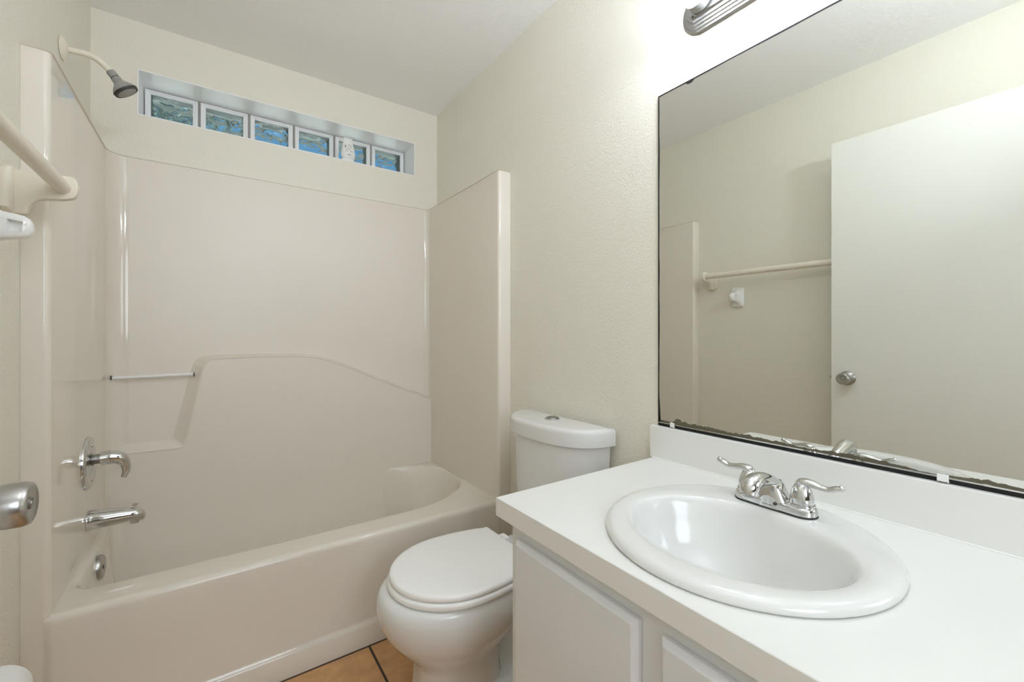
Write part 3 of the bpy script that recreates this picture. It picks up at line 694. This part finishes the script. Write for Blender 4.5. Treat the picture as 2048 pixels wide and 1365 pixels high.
# ceramic towel bar post with an empty square socket
cp = empty('towel_bar_post', (XL, 1.36, 1.375), 'white ceramic towel bar post with empty socket under the towel rod', 'towel bar holder')
def rr_ring(x, cy_, cz_, hy, hz, p=6, n_=36):
    o = []
    for k in range(n_):
        t = 2*PI*k/n_; c_, s_ = math.cos(t), math.sin(t)
        o.append((x, cy_+hy*math.copysign(abs(c_)**(2/p), c_), cz_+hz*math.copysign(abs(s_)**(2/p), s_)))
    return o
CZP = 1.372
MB().loft([rr_ring(XL+0.001, 1.36, CZP, 0.037, 0.060, 9), rr_ring(XL+0.008, 1.36, CZP, 0.037, 0.060, 9), rr_ring(XL+0.014, 1.36, CZP, 0.031, 0.054, 7), rr_ring(XL+0.017, 1.36, CZP, 0.027, 0.048, 6)]).build('base_plate', 'ceramic', cp, angle=50)
po = MB().loft([rr_ring(XL+0.015, 1.36, CZP, 0.026, 0.046, 5), rr_ring(XL+0.026, 1.36, CZP, 0.020, 0.037, 3.5), rr_ring(XL+0.042, 1.36, CZP, 0.0165, 0.030, 3), rr_ring(XL+0.060, 1.36, CZP, 0.016, 0.027, 3), rr_ring(XL+0.072, 1.36, CZP, 0.0155, 0.0245, 2.8), rr_ring(XL+0.080, 1.36, CZP, 0.0135, 0.019, 2.4), rr_ring(XL+0.084, 1.36, CZP, 0.010, 0.011, 2.2), rr_ring(XL+0.0853, 1.36, CZP, 0.004, 0.004, 2)]).build('post', 'ceramic', cp, angle=60)
def carve(o, cutter_mb):
    """cut a pocket out of mesh object o"""
    cu = cutter_mb.build('cutter', None, smooth=False)
    md = o.modifiers.new('pocket', 'BOOLEAN'); md.object = cu; md.operation = 'DIFFERENCE'; md.solver = 'EXACT'
    dg = bpy.context.evaluated_depsgraph_get(); dg.update()
    me = bpy.data.meshes.new_from_object(o.evaluated_get(dg)); o.modifiers.clear(); o.data = me
    me.shade_smooth(); me.set_sharp_from_angle(angle=math.radians(40))
    bpy.data.objects.remove(cu)
hx, hz_ = XL+0.060, CZP
def dia(r, y): return [(hx+r*math.cos(w), y, hz_+r*math.sin(w)) for w in [math.radians(38+90*k) for k in range(4)]]
carve(po, MB().loft([dia(0.0150, 1.36-0.004), dia(0.0170, 1.36-0.022)]))

# toilet roll
RXC, RZC = -0.3485, 0.4325
hol = empty('toilet_roll_holder', (XL, 1.234, RZC), 'white ceramic toilet roll holder low on the left wall', 'roll holder')
for ya, yb in ((1.162, 1.174), (1.294, 1.306)):
    MB().loft([[(x, ya+dy*(yb-ya), z) for x, z in ((XL+0.0008, RZC-0.026), (RXC+0.004, RZC-0.016), (RXC+0.014, RZC-0.006), (RXC+0.014, RZC+0.008), (RXC+0.004, RZC+0.016), (XL+0.0008, RZC+0.02))] for dy in (0, 1)]).build('arm', 'ceramic', hol, smooth=False, bevel=0.002)
MB().tube([(RXC, 1.1735, RZC), (RXC, 1.2945, RZC)], 0.008, 18).build('roller', 'plastic', hol)
rl = empty('toilet_paper_roll', (RXC, 1.234, RZC-0.0495), 'roll of white toilet paper at the lower left', 'toilet paper')
MB().lathe([(0, 0.020), (0, 0.0485), (0.002, 0.0495), (0.098, 0.0495), (0.100, 0.0485), (0.100, 0.020), (0, 0.020)], (RXC, 1.184, RZC), (0, 1, 0), 64, False, False).build('paper', 'paper', rl, angle=40)
MB().lathe([(0.0005, 0.0198), (0.0995, 0.0198), (0.0995, 0.0185), (0.0005, 0.0185), (0.0005, 0.0198)], (RXC, 1.184, RZC), (0, 1, 0), 36, False, False).build('core', 'card', rl, angle=40)

# ------------------------------------------------------------------ white tube bottle on the window sill
bo_ = empty('shampoo_bottle', (0.615, 2.452, WZ0), 'white squeeze bottle with dark print on the window sill', 'bottle')
def ov_ring(z, rx, ry): return [(0.615+rx*math.cos(2*PI*k/36), 2.452+ry*math.sin(2*PI*k/36), z) for k in range(36)]
MB().loft([ov_ring(WZ0+0.0006, 0.030, 0.018), ov_ring(WZ0+0.002, 0.0315, 0.019), ov_ring(WZ0+0.026, 0.0315, 0.019), ov_ring(WZ0+0.028, 0.030, 0.018)]).build('cap', 'plastic', bo_, angle=40)
prof = [(0.0285, 0.031, 0.019), (0.034, 0.035, 0.021), (0.045, 0.0375, 0.022), (0.060, 0.0370, 0.021), (0.085, 0.0330, 0.0165), (0.110, 0.0275, 0.0095), (0.130, 0.0242, 0.0042), (0.141, 0.0240, 0.0016)]
body_ = MB().loft([ov_ring(WZ0+z, rx, ry) for z, rx, ry in prof]).build('body', 'plastic', bo_, angle=60)
def on_bottle(x, z):
    for (z0, rx0, ry0), (z1, rx1, ry1) in zip(prof, prof[1:]):
        if z0 <= z <= z1:
            t = (z-z0)/(z1-z0); rx = rx0+(rx1-rx0)*t; ry = ry0+(ry1-ry0)*t
            return (0.615+x, 2.452-ry*math.sqrt(max(0, 1-(x/rx)**2))-0.0003, WZ0+z)
def stroke(mb, pts, r): mb.tube([on_bottle(x, z) for x, z in pts], r, 8)
for pts, r in (([(-0.0185, 0.080), (-0.0185, 0.088), (-0.0185, 0.0955)] + [(-0.0185+0.0055*math.sin(PI*k/8), 0.0875+0.004*(1+math.cos(PI*k/8))) for k in range(9)], 0.0011),
               ([(-0.004, 0.099), (0.001, 0.1025), (0.007, 0.102), (0.011, 0.097), (0.013, 0.092)], 0.0010),
               ([(-0.008, 0.0435), (-0.003, 0.0450), (0.004, 0.0440), (0.009, 0.0415)], 0.0014)):
    mb_ = MB(); stroke(mb_, pts, r); mb_.build('lettering', 'ink', body_, label='dark lettering on the bottle')
for pts, r in (([(-0.016, 0.0735), (-0.008, 0.0755), (0.000, 0.0725), (0.008, 0.0760)], 0.0008),
               ([(-0.007, 0.083), (-0.002, 0.089), (0.003, 0.083), (0.007, 0.089), (0.010, 0.084)], 0.0008),
               ([(-0.019, 0.0625), (-0.016, 0.0655), (-0.013, 0.0625), (-0.008, 0.0640)], 0.0009),
               ([(0.006, 0.0650), (0.012, 0.0655), (0.018, 0.0620)], 0.0010)):
    mb_ = MB(); stroke(mb_, pts, r); mb_.build('small_lettering', 'ink2', body_, label='grey lettering on the bottle')
